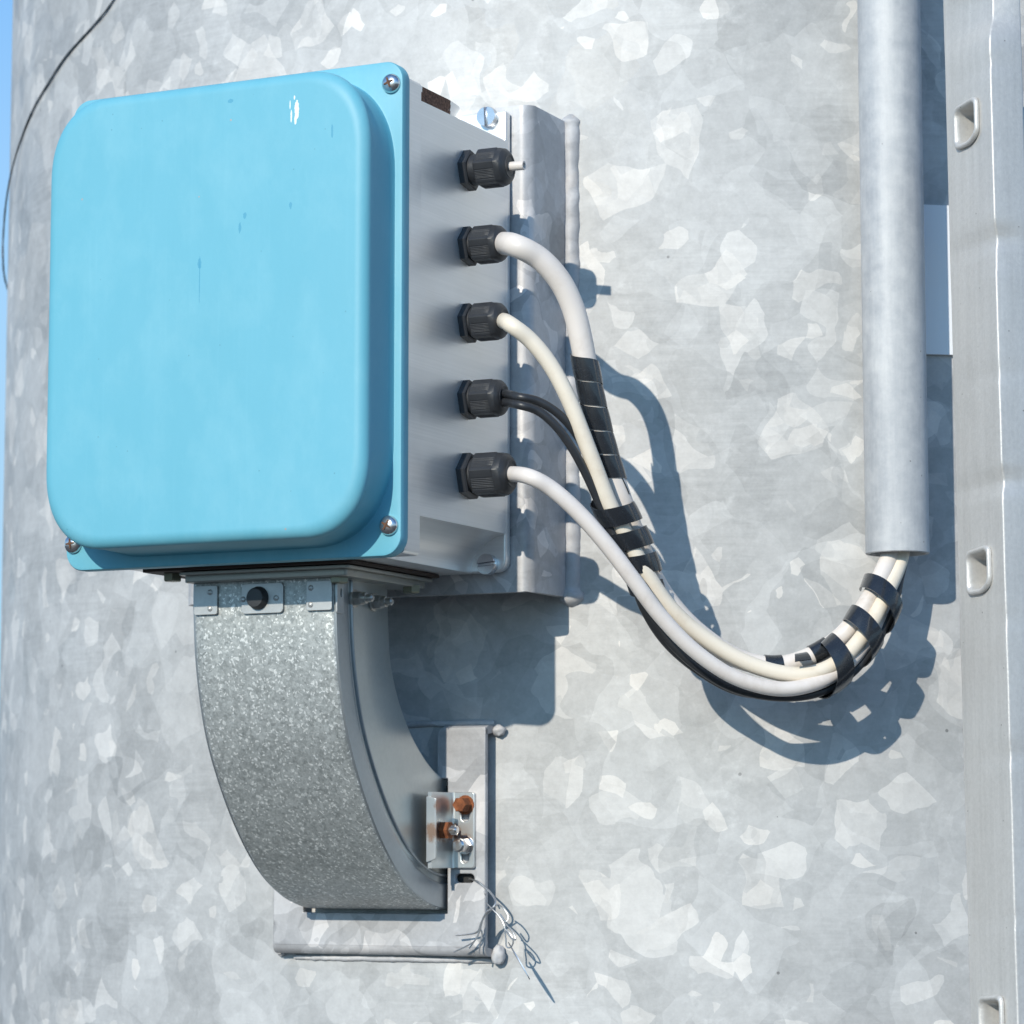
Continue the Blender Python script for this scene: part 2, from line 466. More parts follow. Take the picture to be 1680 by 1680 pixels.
def speckled():
    t = NT('duct_zinc'); co = t.coord()
    p = t.vmath('ADD', co, t.vmath('SCALE', t.vmath('SUBTRACT', t.noise(co, 300, 2, .5, col=True), (.5, .5, .5)), scale=.003))
    a = t.sep(t.voro(p, 560), 'Red'); b = t.sep(t.voro(p, 760), 'Green'); c = t.sep(t.voro(p, 330), 'Blue')
    v = t.math('ADD', t.math('MULTIPLY', a, .20), t.math('ADD', t.math('MULTIPLY', b, .14), t.math('MULTIPLY', c, .10)))
    v = t.math('ADD', v, t.math('MULTIPLY', t.noise(co, 14, 4), .12))
    den = t.math('MULTIPLY', t.noise(co, 45, 3), .12); fl = t.math('GREATER_THAN', t.math('ADD', b, den), .985); f2 = t.math('MULTIPLY', t.math('GREATER_THAN', t.math('ADD', a, den), 1.015), .8)
    v = t.math('ADD', v, t.math('MULTIPLY', t.math('SUBTRACT', t.noise(co, 1400, 2, .6), .5), .30))
    v = t.math('ADD', v, t.math('MULTIPLY', t.math('MAXIMUM', fl, f2), .34))
    v = t.math('SUBTRACT', v, t.math('MULTIPLY', t.ramp(t.noise(t.mapping(co, (1, 1, .5)), 16, 6, .7), [(.5, 0), (.75, 1)]), .12))
    base = t.ramp(v, [(.08, (.28, .30, .295)), (.42, (.55, .575, .565)), (.62, (.72, .74, .72)), (.85, (.90, .91, .89))])
    t.set(Base_Color=base, Metallic=.45, Roughness=t.math('MULTIPLY_ADD', c, .12, .40))
    t.bump(t.noise(co, 900, 2), .10, .0003)
    return t.mat
M['duct'] = speckled()
def fine_zinc(name, c0, c1, metal=.6, rough=.38, sc_=1.0):
    t = NT(name); co = t.coord()
    n = t.noise(co, 260 * sc_, 4, .7); m = t.noise(co, 22 * sc_, 5, .6)
    t.set(Base_Color=t.mix(t.math('ADD', t.math('MULTIPLY', n, .5), t.math('MULTIPLY', m, .5)), c0, c1), Metallic=metal, Roughness=t.math('MULTIPLY_ADD', m, .2, rough - .1))
    t.bump(n, .08, .0004)
    return t.mat
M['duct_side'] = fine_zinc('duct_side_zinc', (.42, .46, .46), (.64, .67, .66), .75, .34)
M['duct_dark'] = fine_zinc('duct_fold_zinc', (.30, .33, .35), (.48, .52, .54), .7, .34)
M['tab'] = fine_zinc('tab_zinc', (.30, .32, .33), (.66, .67, .66), .5, .42, .7)
def clip_mat():
    t = NT('clip_zinc'); co = t.coord(); n = t.noise(co, 130, 4, .7); m = t.noise(co, 14, 5, .6)
    base = t.mix(m, (.55, .58, .60), (.80, .79, .74))
    y = t.n('ShaderNodeSeparateXYZ'); t.l(co, y.inputs[0])
    def st(x, z, r, ln):
        dx = t.math('DIVIDE', t.math('SUBTRACT', y.outputs[0], x), r); dz = t.math('DIVIDE', t.math('SUBTRACT', y.outputs[2], z), ln)
        d = t.math('ADD', t.math('SQRT', t.math('ADD', t.math('MULTIPLY', dx, dx), t.math('MULTIPLY', dz, dz))), t.math('MULTIPLY', t.math('SUBTRACT', t.noise(co, 320, 4, .7), .5), 1.2))
        return t.ramp(d, [(.55, .75), (1.0, 0)])
    for a in ((.0088, .0430, .0072, .0085), (.0095, .0180, .0068, .0070), (.0005, .0255, .0060, .0075)): base = t.mix(st(*a), base, (.42, .20, .09))
    t.set(Base_Color=base, Metallic=.8, Roughness=t.math('MULTIPLY_ADD', m, .22, .20)); t.bump(n, .10, .0004); return t.mat
M['clip'] = clip_mat()
M['steel'] = fine_zinc('screw_steel', (.48, .49, .52), (.74, .74, .75), .95, .24)
M['chrome'] = fine_zinc('bright_steel', (.60, .55, .52), (.85, .83, .82), .95, .20)
M['bolt'] = fine_zinc('dull_bolt', (.36, .36, .34), (.62, .60, .56), .8, .35)
M['olive_bolt'] = fine_zinc('olive_bolt', (.17, .17, .12), (.34, .34, .26), .5, .4)
def rusty(name, c0, c1, sc_=500):
    t = NT(name); co = t.coord(); n = t.noise(co, sc_, 5, .75); m = t.ramp(t.noise(co, 190, 4, .7), [(.35, 0), (.65, 1)])
    t.set(Base_Color=t.mix(t.math('MULTIPLY', m, .7), t.mix(n, c0, c1), tuple(x * .35 for x in c0)), Roughness=.85, Metallic=0.0); t.bump(n, .6, .0006); return t.mat
M['rust'] = rusty('rust', (.20, .055, .018), (.42, .15, .055))
M['darkrust'] = rusty('dark_rust', (.05, .02, .012), (.30, .15, .08), 900)
M['black'] = simple('black_plastic', (.030, .032, .036), .42, 0, .3, 80, .25, 700)
M['wrap'] = simple('black_wrap', (.018, .021, .026), .26, 0, .25, 120, .2, 160, coat=.5)
M['rubber'] = simple('black_rubber', (.028, .030, .034), .40, 0, .2, 60, .15, 500)
def cable_mat(name, c, dirt):
    t = NT(name); co = t.coord(); n = t.noise(co, 34, 5, .65); s = t.noise(co, 210, 4, .7)
    k = t.math('MULTIPLY', t.ramp(n, [(.48, 0), (.72, 1)]), t.ramp(s, [(.35, .1), (.7, .55)]))
    t.set(Base_Color=t.mix(k, c, dirt), Roughness=.42, Coat_Weight=.08)
    t.b.inputs['Subsurface Weight'].default_value = 0
    t.bump(t.noise(co, 60, 3), .08, .001); return t.mat
M['cable_grey'] = cable_mat('grey_cable', (.74, .68, .63), (.46, .38, .30))
M['cable_cream'] = cable_mat('cream_cable', (.80, .72, .60), (.55, .43, .30))
M['cable_white'] = cable_mat('white_cable', (.76, .70, .655), (.48, .40, .33))
M['gasket'] = simple('gasket', (.035, .022, .016), .7, 0, .3)
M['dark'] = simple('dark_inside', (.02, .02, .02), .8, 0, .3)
M['pan'] = fine_zinc('pan_steel', (.30, .30, .27), (.46, .46, .43), .6, .4)
def streaky(name, c0, c1, metal, rough, vs=(120, 120, 6), sc2=60, kind='Object'):
    t = NT(name); co = t.coord(kind)
    a = t.noise(t.mapping(co, vs), 1, 5, .65); b = t.noise(co, sc2, 6, .7); c = t.noise(co, 16, 4, .6)
    v = t.math('ADD', t.math('MULTIPLY', a, .38), t.math('ADD', t.math('MULTIPLY', b, .42), t.math('MULTIPLY', c, .25)))
    base = t.ramp(v, [(.30, c0), (.52, tuple((x + y) / 2 for x, y in zip(c0, c1))), (.74, c1)])
    sp = t.math('MULTIPLY', t.math('LESS_THAN', t.voro(co, 120, 'Distance'), .07), t.math('GREATER_THAN', t.sep(t.voro(co, 120)), .8))
    base = t.mix(t.math('MULTIPLY', sp, .55), base, (.12, .10, .09))
    t.set(Base_Color=base, Metallic=metal, Roughness=t.math('MULTIPLY_ADD', b, .25, rough - .1))
    t.bump(t.math('ADD', b, t.math('MULTIPLY', a, .6)), .25, .0008); return t.mat
M['pipe'] = streaky('pipe_zinc', (.27, .295, .33), (.66, .665, .66), .18, .60, (70, 70, 5), 75)
M['ladder'] = streaky('ladder_aluminium', (.47, .46, .44), (.70, .685, .66), .35, .42, (160, 160, 9), 400)
M['sheet'] = simple('sheet_paint', (.86, .88, .90), .35, 0, .05, 12, 0)
M['wire'] = fine_zinc('tie_wire', (.40, .41, .43), (.60, .60, .60), .8, .35)
M['string'] = simple('dark_string', (.07, .08, .085), .6, 0, .2)
M['ground'] = simple('ground_gravel', (.045, .048, .05), .9, 0, .3, 3, .4, 40)

# ------------------------------------------------------------------ the ground far below the frame
mb = MB(); box(mb, -60, 60, -60, 60, -1.75, -1.65)
g = mesh_obj('ground', mb.mesh('ground', smooth=0), M['ground']); g['kind'] = 'structure'

# ------------------------------------------------------------------ the steel pole
def build_pole():
    N = 360; zs = [-1.65, -1.0, -.5, 0, .5, 1.0, 1.6, 2.4, 3.2]
    verts = []; faces = []; uvs = []
    me = bpy.data.meshes.new('steel_pole')
    for z in zs:
        for i in range(N):
            a = 2 * PI * i / N; verts.append((-PR * math.sin(a), PR * math.cos(a), z + 1.65))
    for k in range(len(zs) - 1):
        for i in range(N):
            j = (i + 1) % N
            faces.append((k * N + i, k * N + j, (k + 1) * N + j, (k + 1) * N + i))
            uvs += [(i * 2 * PI / N * PR, zs[k]), ((i + 1) * 2 * PI / N * PR, zs[k]), ((i + 1) * 2 * PI / N * PR, zs[k + 1]), (i * 2 * PI / N * PR, zs[k + 1])]
    me.from_pydata(verts, [], faces)
    uv = me.uv_layers.new(name='UVMap')
    for i, c in enumerate(uvs): uv.data[i].uv = c
    me.shade_smooth()
    o = mesh_obj('steel_pole', me, M['pole']); o.location = (PC.x, PC.y, -1.65)
    o.rotation_euler = (0, 0, math.radians(-8))
    tag(o, 'huge round galvanised steel pole with patchy zinc spangles filling the background', 'pole')
build_pole()

# ------------------------------------------------------------------ junction box
A0, A1, Z0, Z1 = -.2550, -.0010, .1829, .5032
def build_box():
    T = Thing('junction_box', 'junction box with bright blue lid and brushed aluminium body, bolted to the pole bracket', 'junction box', (-.128, .0, .183))
    # housing ------------------------------------------------------
    mb = MB()
    a0, a1, z0, z1 = -.252, -.004, .1855, .4956
    def sec(b, notch, dep=.0):
        pts = []
        if notch:
            q = [(-.0, -.0258), (-.0075, -.0238), (-.0150, -.0195), (-.0215, -.0140), (-.0250, -.0085), (-.0260, -.0030), (-.0260, 0)]
            qt = [(0, -.0123), (-dep * .3, -.0122), (-dep * .7, -.0121), (-dep * .95, -.0116), (-dep, -.0100), (-dep, -.0050), (-dep, 0)]
            def corner(sx, sz):
                cx = a1 if sx > 0 else a0; cz = z1 if sz > 0 else z0
                return [(cx + sx * p[0], cz + sz * p[1]) for p in (qt if sz > 0 else q)]
            pts += corner(1, 1) + corner(-1, 1)[::-1] + corner(-1, -1) + corner(1, -1)[::-1]
        else: pts = rrect(a0, a1, z0, z1, .003, k=4, m=2)
        return [(p[0], b, p[1]) for p in pts]
    mb.rings([sec(0, False), sec(.0205, False)])
    mb.rings([sec(b, True, dp) for b, dp in ((.0203, .0045), (.030, .0045), (.070, .0048), (.088, .0070), (.100, .0110), (.110, .0170), (.120, .0235), (.130, .0270), (.1462, .0270))])
    o = roundpoly([(a0, z0, .009), (a1, z0, .009), (a1, .5048, .0015), (a0, .5048, .0015)], .004)
    pl = plate(o, (), .0075, .0012, lambda p: (p.x, .1488 + p.z, p.y)); mb.merge(pl)
    body = T.part('housing', mb, M['alu'], smooth=25)
    # lid ------------------------------------------------------------
    mb = MB(); R = []
    K = dict(k=18, m=8)
    def ring(ia, iz, b, rx, ry, n): R.append([(x, b, z) for x, z in rrect(A0 + ia, A1 - ia, Z0 + iz, Z1 - iz, rx, ry, n, **K)])
    ring(.004, .004, -.0002, .010, .010, 2); ring(.0006, .0006, -.0002, .0125, .0125, 2)
    ring(0, 0, -.0012, .0130, .0130, 2); ring(0, 0, -.0090, .0130, .0130, 2)
    ring(.0005, .0005, -.0101, .0128, .0128, 2); ring(.0016, .0016, -.0105, .0122, .0122, 2)
    ring(.0042, .0062, -.0105, .060, .068, 2.3); ring(.0052, .0072, -.0108, .059, .067, 2.3); ring(.0057, .0079, -.0122, .058, .066, 2.3)
    P0 = -.0125; P1 = -.0480
    for i in range(1, 7):
        t = i / 7
        ring(.0058 + .0002 * t, .0080 + .0018 * t, P0 + (P1 + .0070 - P0) * t, .058 - .007 * t, .066 - .008 * t, 2.3 - .08 * t)
    for i in range(0, 10):
        t = i / 9 * PI / 2; rr = .0070
        ins = rr * (1 - math.cos(t))
        ring(.0060 + ins * 1.2, .0100 + ins * 1.2, P1 + .0070 - rr * math.sin(t), .046 - ins * .5, .053 - ins * .5, 2.3)
    for s_ in (.55, .3, .1):
        ia = .127 * (1 - s_); iz = .160 * (1 - s_)
        ring(ia, iz, P1 - .0006 * (1 - s_), .05 * s_, .06 * s_, 2.35)
    mb.rings(R)
    lid = T.part('lid', mb, M['blue'], smooth=32)
    lid['label'] = 'bright blue moulded lid with a raised rounded centre'
    # lid screws
    def dome_screw():
        m = MB(); lathe(m, [(.0004, .0058), (-.0002, .0064), (-.0012, .0064), (-.0022, .0061), (-.0034, .0052), (-.0043, .0036), (-.0047, .0018), (-.0048, .0004)], 32, 'y')
        return m.mesh('lid_screw')
    def cross():
        m = MB()
        for k in range(4):
            c, s = math.cos(k * PI / 2 + .35), math.sin(k * PI / 2 + .35)
            q = [(.0004, -.0008), (.0034, -.0004), (.0034, .0004), (.0004, .0008)]
            pts = [(x * c - y * s, x * s + y * c, -.0051 + .9 * (x * 10) ** 2 * .001) for x, y in q]
            m.rings([[(p[0], p[2], p[1]) for p in pts], [(p[0], p[2] + .0016, p[1]) for p in pts]])
        m.rings([[(.0014 * math.cos(t * PI / 4), -.00512, .0014 * math.sin(t * PI / 4)) for t in range(8)], [(.0014 * math.cos(t * PI / 4), -.004, .0014 * math.sin(t * PI / 4)) for t in range(8)]])
        return m.mesh('cross_recess', smooth=0)
    me, mc = dome_screw(), cross()
    me.materials.append(M['chrome']); mc.materials.append(M['darkrust'])
    for i, (x, z) in enumerate(((-.0090, .4880), (-.0093, .2022), (-.2485, .2010), (-.2470, .4850))):
        s_ = T.put('lid_screw', me, None, (x, -.0106, z))
        s_.rotation_euler = (0, i * .9, 0)
        T.off, keep = Vector((0, 0, 0)), T.off
        T.put('cross_recess', mc, None, (0, 0, 0), s_); T.off = keep
    # slotted mounting screws
    def slotted(rot):
        m = MB(); r = .0070
        for sg in (1, -1):
            prof = [(.0008, 0)]; 
            out = []
            for j in range(17):
                t = -PI / 2 + .12 + (PI - .24) * j / 16
                out.append((sg * math.cos(t) * r, math.sin(t) * r))
            inner = [(x, z) for x, z in out]
            f0 = [(x, .0042, z) for x, z in out]; f1 = [(x, -.0002, z) for x, z in out]
            f2 = [(x * .93 + sg * .0005, -.0010, z * .93) for x, z in out]
            m.rings([f0, f1, f2])
        lathe(m, [(.0045, .0071), (.0016, .0071), (.0012, .0064)], 32, 'y')
        c, s = math.cos(rot), math.sin(rot)
        m.xf(lambda p: (p.x * c - p.z * s, p.y, p.x * s + p.z * c))
        return m
    for (x, z, rt) in ((-.0166, .5008, .05), (-.0166, .1907, PI / 2 + .08), (-.2395, .5008, .4), (-.2395, .1907, 1.1)):
        T.put('mounting_screw', slotted(rt).mesh('mounting_screw'), M['steel'], (x, .1405, z))
    # cable glands -----------------------------------------------------
    def gland_meshes(sc_, gap=0.0):
        hexm = lambda k=6, w=1.0, ph=0: (lambda a, x: 1 - w * (1 - math.cos(PI / k) / math.cos(((a + ph) % (2 * PI / k)) - PI / k)))
        base = MB(); lathe(base, [(0, .0138), (.0052, .0138), (.0060, .0130)], 96, 'x', hexm(6, 1, .2))
        lathe(base, [(.0058, .0105), (.0058 + .004 + gap, .0105)], 48, 'x')
        nut = MB(); g0 = .0075 + gap
        def m2(a, x):
            h = 1 - .8 * (1 - math.cos(PI / 6) / math.cos(((a + .1) % (PI / 3)) - PI / 6))
            q = (a * 6 / (2 * PI)) % 1
            ribs = .014 * (math.cos(a * 72) > 0) if .22 < q < .78 and x < g0 + .0155 else 0
            w = 1 if x < g0 + .015 else max(0, 1 - (x - g0 - .015) / .0045)
            return 1 - (1 - h) * w - ribs
        prof = [(g0, .0112), (g0 + .0006, .0130), (g0 + .0015, .0136), (g0 + .0110, .0136), (g0 + .0150, .0136), (g0 + .0155, .0132), (g0 + .0175, .0129), (g0 + .0195, .0120), (g0 + .0212, .0104), (g0 + .0221, .0088), (g0 + .0222, .0080)]
        lathe(nut, prof, 288, 'x', m2)
        seal = MB(); lathe(seal, [(g0 + .0100, .0082), (g0 + .0223, .0081), (g0 + .0226, .0078), (g0 + .0224, .0066), (g0 + .0205, .0060)], 40, 'x')
        for m in (base, nut, seal): m.xf(lambda p: p * sc_)
        return base, nut, seal
    GL = [(.0855, .4500, 1.0, .0030), (.0855, .3985, .97, 0), (.0855, .3465, .97, 0), (.0855, .2950, .97, 0), (.0858, .2440, 1.14, .0)]
    for (b, z, s_, gap) in GL:
        B, Nn, Sl = gland_meshes(s_, gap)
        gb = T.put('cable_gland', B.mesh('cable_gland', smooth=30), M['black'], (-.0042, b, z))
        keep = T.off; T.off = Vector((0, 0, 0))
        T.put('cap_nut', Nn.mesh('cap_nut', smooth=24), M['black'], (0, 0, 0), gb)
        T.put('seal', Sl.mesh('seal'), M['rubber'], (0, 0, 0), gb)
        T.off = keep
    # flange pan and gasket under the box
    p1 = plate(rrect(-.213, -.0520, .016, .143, .004, k=4, m=2), (), .0022, .0003, lambda p: (p.x, p.y, .1839 + p.z)); T.part('gasket', p1, M['gasket'])
    pan = plate(rrect(-.1865, -.0560, .020, .141, .004, k=4, m=2), (), .0022, .0004, lambda p: (p.x, p.y, .1811 + p.z))
    q = plate(rrect(-.1845, -.0600, .024, .137, .004, k=4, m=2), (), .0050, .0008, lambda p: (p.x, p.y, .1778 + p.z)); pan.merge(q)
    T.part('flange_plate', pan, M['pan'])
    hb = MB(); lathe(hb, [(0, .0064), (-.0045, .0064), (-.0052, .0056)], 6, 'z'); hm = hb.mesh('flange_bolt', smooth=0); hm.materials.append(M['olive_bolt'])
    for (x, y) in ((-.199, .034), (-.0705, .034), (-.0640, .122), (-.199, .128)): T.put('flange_bolt', hm, None, (x, y, .1827 if x < -.19 else .1765))
    return T
BOX = build_box()

# ------------------------------------------------------------------ channel bracket behind the box
def build_channel():
    T = Thing('mounting_bracket', 'wide galvanised channel bracket welded to the pole behind the blue box', 'bracket', (-.128, .155, .174))
    aL, aR = -.266, .0100
    bF = .1545; bE = pole_b(.006) + .002; th = .0052
    out = []
    def arc(cx, cy, r, a0, a1, k=7): return [(cx + r * math.cos(a0 + (a1 - a0) * i / k), cy + r * math.sin(a0 + (a1 - a0) * i / k)) for i in range(k + 1)]
    r = .0085
    out += [(aL, bE)] + arc(aL + r, bF + r, r, PI, PI * 1.5) + arc(aR - r, bF + r, r, -PI / 2, 0) + [(aR, bE), (aR - th, bE)]
    r2 = r - th
    out += arc(aR - r, bF + r, r2, 0, -PI / 2) + arc(aL + r, bF + r, r2, PI * 1.5, PI) + [(aL + th, bE)]
    rings = []
    zs = [.1725 + (.5100 - .1725) * i / 40 for i in range(41)]
    for k, z in enumerate(zs):
        ring = []
        for i, (x, y) in enumerate(out):
            e = 0
            zz = z
            if k == 40: zz += .0015 * mnoise.noise(Vector((x * 200, y * 200, 1)))
            if k == 0: zz += .0008 * mnoise.noise(Vector((x * 160, y * 160, 4)))
            ring.append((x, y, zz))
        rings.append(ring)
    mb = MB(); mb.rings(rings)
    T.part('channel', mb, M['bracket'], smooth=35)
    # weld beads down both flanges
    for a in (aR + .0022, aL - .0022):
        path = [Vector((a + .0008 * mnoise.noise(Vector((z * 60, a, 0))), pole_b(a) + .0012, z)) for z in [.166 + .350 * i / 150 for i in range(151)]]
        mb = MB()
        def rad(t):
            return .0062 * (1 + .015 * math.sin(t * 230) + .05 * mnoise.noise(Vector((t * 30, a, 5)))) * (1.5 if t < .03 else 1.15 if t > .975 else 1) * min(1, (t + .004) * 60, (1.004 - t) * 60) 
        tube(mb, path, rad, 20, rough=.14)
        T.part('weld_bead', mb, M['weld'], smooth=60)
build_channel()

# ------------------------------------------------------------------ sheet-metal duct elbow
DAL, DAR = -.1815, -.0750
OUT = [(.0345, .1755), (.0345, .160), (.0372, .128), (.0430, .100), (.0520, .073), (.0660, .0470), (.0850, .0200), (.1060, -.0030), (.1290, -.0215), (.1560, -.0350), (.1800, -.0415), (.1990, -.0430)]
INN = [(.1090, .1755), (.1098, .160), (.1135, .128), (.1190, .112), (.1265, .098), (.1370, .084), (.1500, .0710), (.1660, .0590), (.1800, .0515), (.1920, .0472), (.1990, .0460)]
def build_duct():
    T = Thing('cable_duct', 'curved galvanised sheet-metal cable duct running from under the blue box into the pole', 'duct', (-.128, .072, -.043))
    oc = [(p.x, p.y) for p in catmull([(x, y, 0) for x, y in OUT], 6)]
    ic = [(p.x, p.y) for p in catmull([(x, y, 0) for x, y in INN], 6)]
    def normals(c):
        r = []
        for i in range(len(c)):
            x0, y0 = c[max(0, i - 1)]; x1, y1 = c[min(len(c) - 1, i + 1)]
            l = math.hypot(x1 - x0, y1 - y0); r.append((-(y1 - y0) / l, (x1 - x0) / l))
        return r
    no = normals(oc); ni = normals(ic)
    # outer (front) sheet with rounded long edges
    rings = []
    prof = [(DAL + .0016, .0014), (DAL, .0016), (DAL, .0005), (DAL + .0010, -.0002), (DAL + .0022, -.0006)] + [(DAL + (DAR - DAL) * t, -.0006) for t in (.1, .3, .5, .7, .9)] + [(DAR - .0022, -.0006), (DAR - .0010, -.0002), (DAR, .0005), (DAR, .0016), (DAR - .0016, .0014)]
    for (b, z), (nx, nz) in zip(oc, no):
        # inward normal: towards inner curve
        rings.append([(a, b + nx * h * -1 if False else b + (-nx) * -h, z + nz * h) for a, h in prof])
    mb = MB(); mb.rings(rings)
    T.part('front_sheet', mb, M['duct'])
    # folded lip along the outer edge on both sides, then a rolled bead
    for sg, aa in ((1, DAR), (-1, DAL)):
        mb = MB(); rings = []
        pr = [(.0008, -.0006), (.0008, .0012), (.0019, .0012), (.0019, -.0003)]
        def off(i, h): 
            (b, z), (nx, nz) = oc[i], no[i]; return b + nx * h, z + nz * h
        lip = []
        for i in range(len(oc)):
            p = []
            for h, o_ in ((.0006, .0002), (.0008, .0016), (.0030, .0018), (.0150, .0018), (.0168, .0016), (.0176, .0008), (.0180, -.0004), (.0100, -.0004), (.0006, -.0008)):
                b, z = off(i, h); p.append((aa + sg * o_, b, z))
            lip.append(p)
        mb.rings(lip); T.part('folded_lip', mb, M['duct_dark'])
        mb = MB()
        path = [Vector((aa + sg * .0004, *off(i, .0230))) for i in range(len(oc))]
        tube(mb, path, .0013, 10, up=Vector((1, 0, 0))); T.part('rolled_bead', mb, M['duct_dark'])
        # side panel: between the curves
        mb = MB(); rings = []
        n = 60
        def samp(c, t):
            x = t * (len(c) - 1); i = min(int(x), len(c) - 2); f = x - i
            return c[i][0] * (1 - f) + c[i + 1][0] * f, c[i][1] * (1 - f) + c[i + 1][1] * f
        for k in range(n + 1):
            t = k / n; o0 = samp(oc, t); i0 = samp(ic, t)
            ring = []
            for s_ in (.02, .5, .985, 1.0): ring.append((aa - (0 if s_ < 1 else sg * .0006), o0[0] + (i0[0] - o0[0]) * s_, o0[1] + (i0[1] - o0[1]) * s_))
            for s_ in (1.0, .5, .02): ring.append((aa - sg * .0014, o0[0] + (i0[0] - o0[0]) * s_, o0[1] + (i0[1] - o0[1]) * s_))
            rings.append(ring)
        mb.rings(rings); T.part('side_panel', mb, M['duct_side'])
    mb = MB(); rings = []
    for (b, z), (nx, nz) in zip(ic, ni): rings.append([(DAL + .0012, b, z), (DAR - .0012, b, z), (DAR - .0012, b - nx * .0012, z - nz * .0012), (DAL + .0012, b - nx * .0012, z - nz * .0012)])
    mb.rings(rings); T.part('back_sheet', mb, M['duct_side'])
    # corner tabs with rivets at the top of the front sheet
    bf = .0345
    def tabp(name, u0, u1, zt, zb, b=bf - .0020, thick=.0013, r=.0015):
        a0 = on_b(u0, 980, b).x; a1 = on_b(u1, 980, b).x
        return plate(rrect(a0, a1, zb, zt, r, k=4, m=2), (), thick, .0003, lambda p: (p.x, b + p.z, p.y)), a0, a1
    riv = MB(); lathe(riv, [(0, .0019), (-.0005, .0018), (-.0011, .0010), (-.0013, .0002)], 16, 'y'); rm = riv.mesh('rivet'); rm.materials.append(M['tab'])
    for (u0, u1, ur) in ((319, 357, 348), (503, 545, 513)):
        m, a0, a1 = tabp('corner_tab', u0, u1, .1735, .1540)
        o = T.part('corner_tab', m, M['tab'])
        ar = on_b(ur, 980, bf).x
        for z in (.1690, .1580): T.put('rivet', rm, None, (ar, bf - .0027, z))
    # tab wrapping the right edge
    m = plate(rrect(.0330, .0420, .1520, .1740, .0012, k=4, m=2), [[(.0385 + .0012 * math.cos(t * PI / 8), .1655 + .003 * math.sin(t * PI / 8)) for t in range(16)]], .0013, .0003, lambda p: (DAR + .0030 + p.z, p.x, p.y))
    T.part('side_tab', m, M['tab'])
    # plate with black plug
    m, a0, a1 = tabp('plug_plate', 397, 465, .1735, .1535, b=bf - .0018, r=.0028)
    pp = T.part('plug_plate', m, M['tab'])
    ac_ = on_b(427, 982, bf).x
    m = MB(); lathe(m, [(bf - .0010, .0078), (bf - .0030, .0078), (bf - .0038, .0074), (bf - .0066, .0068), (bf - .0076, .0060), (bf - .0078, .0020)], 36, 'y')
    m.xf(lambda p: (p.x + ac_, p.y, p.z + .1637)); T.part('plug', m, M['black'])
    for u in (402, 456): T.put('rivet', rm, None, (on_b(u, 984, bf).x, bf - .0026, .1633))
    # studs with capped nuts on the right side
    st = MB(); lathe(st, [(0, .0062), (.0012, .0062), (.0014, .0052), (.0020, .0052)], 24, 'x')
    lathe(st, [(.0020, .0050), (.0062, .0050), (.0070, .0043)], 6, 'x'); lathe(st, [(.0070, .0040), (.0100, .0037), (.0102, .0026)], 20, 'x'); lathe(st, [(.010, .0026), (.0140, .0025), (.0150, .0014)], 16, 'x')
    sm = st.mesh('capped_nut', smooth=30); sm.materials.append(M['bolt'])
    for b, z in ((.0610, .1635), (.0880, .1630)): T.put('capped_nut', sm, None, (DAR + .0003, b, z))
build_duct()

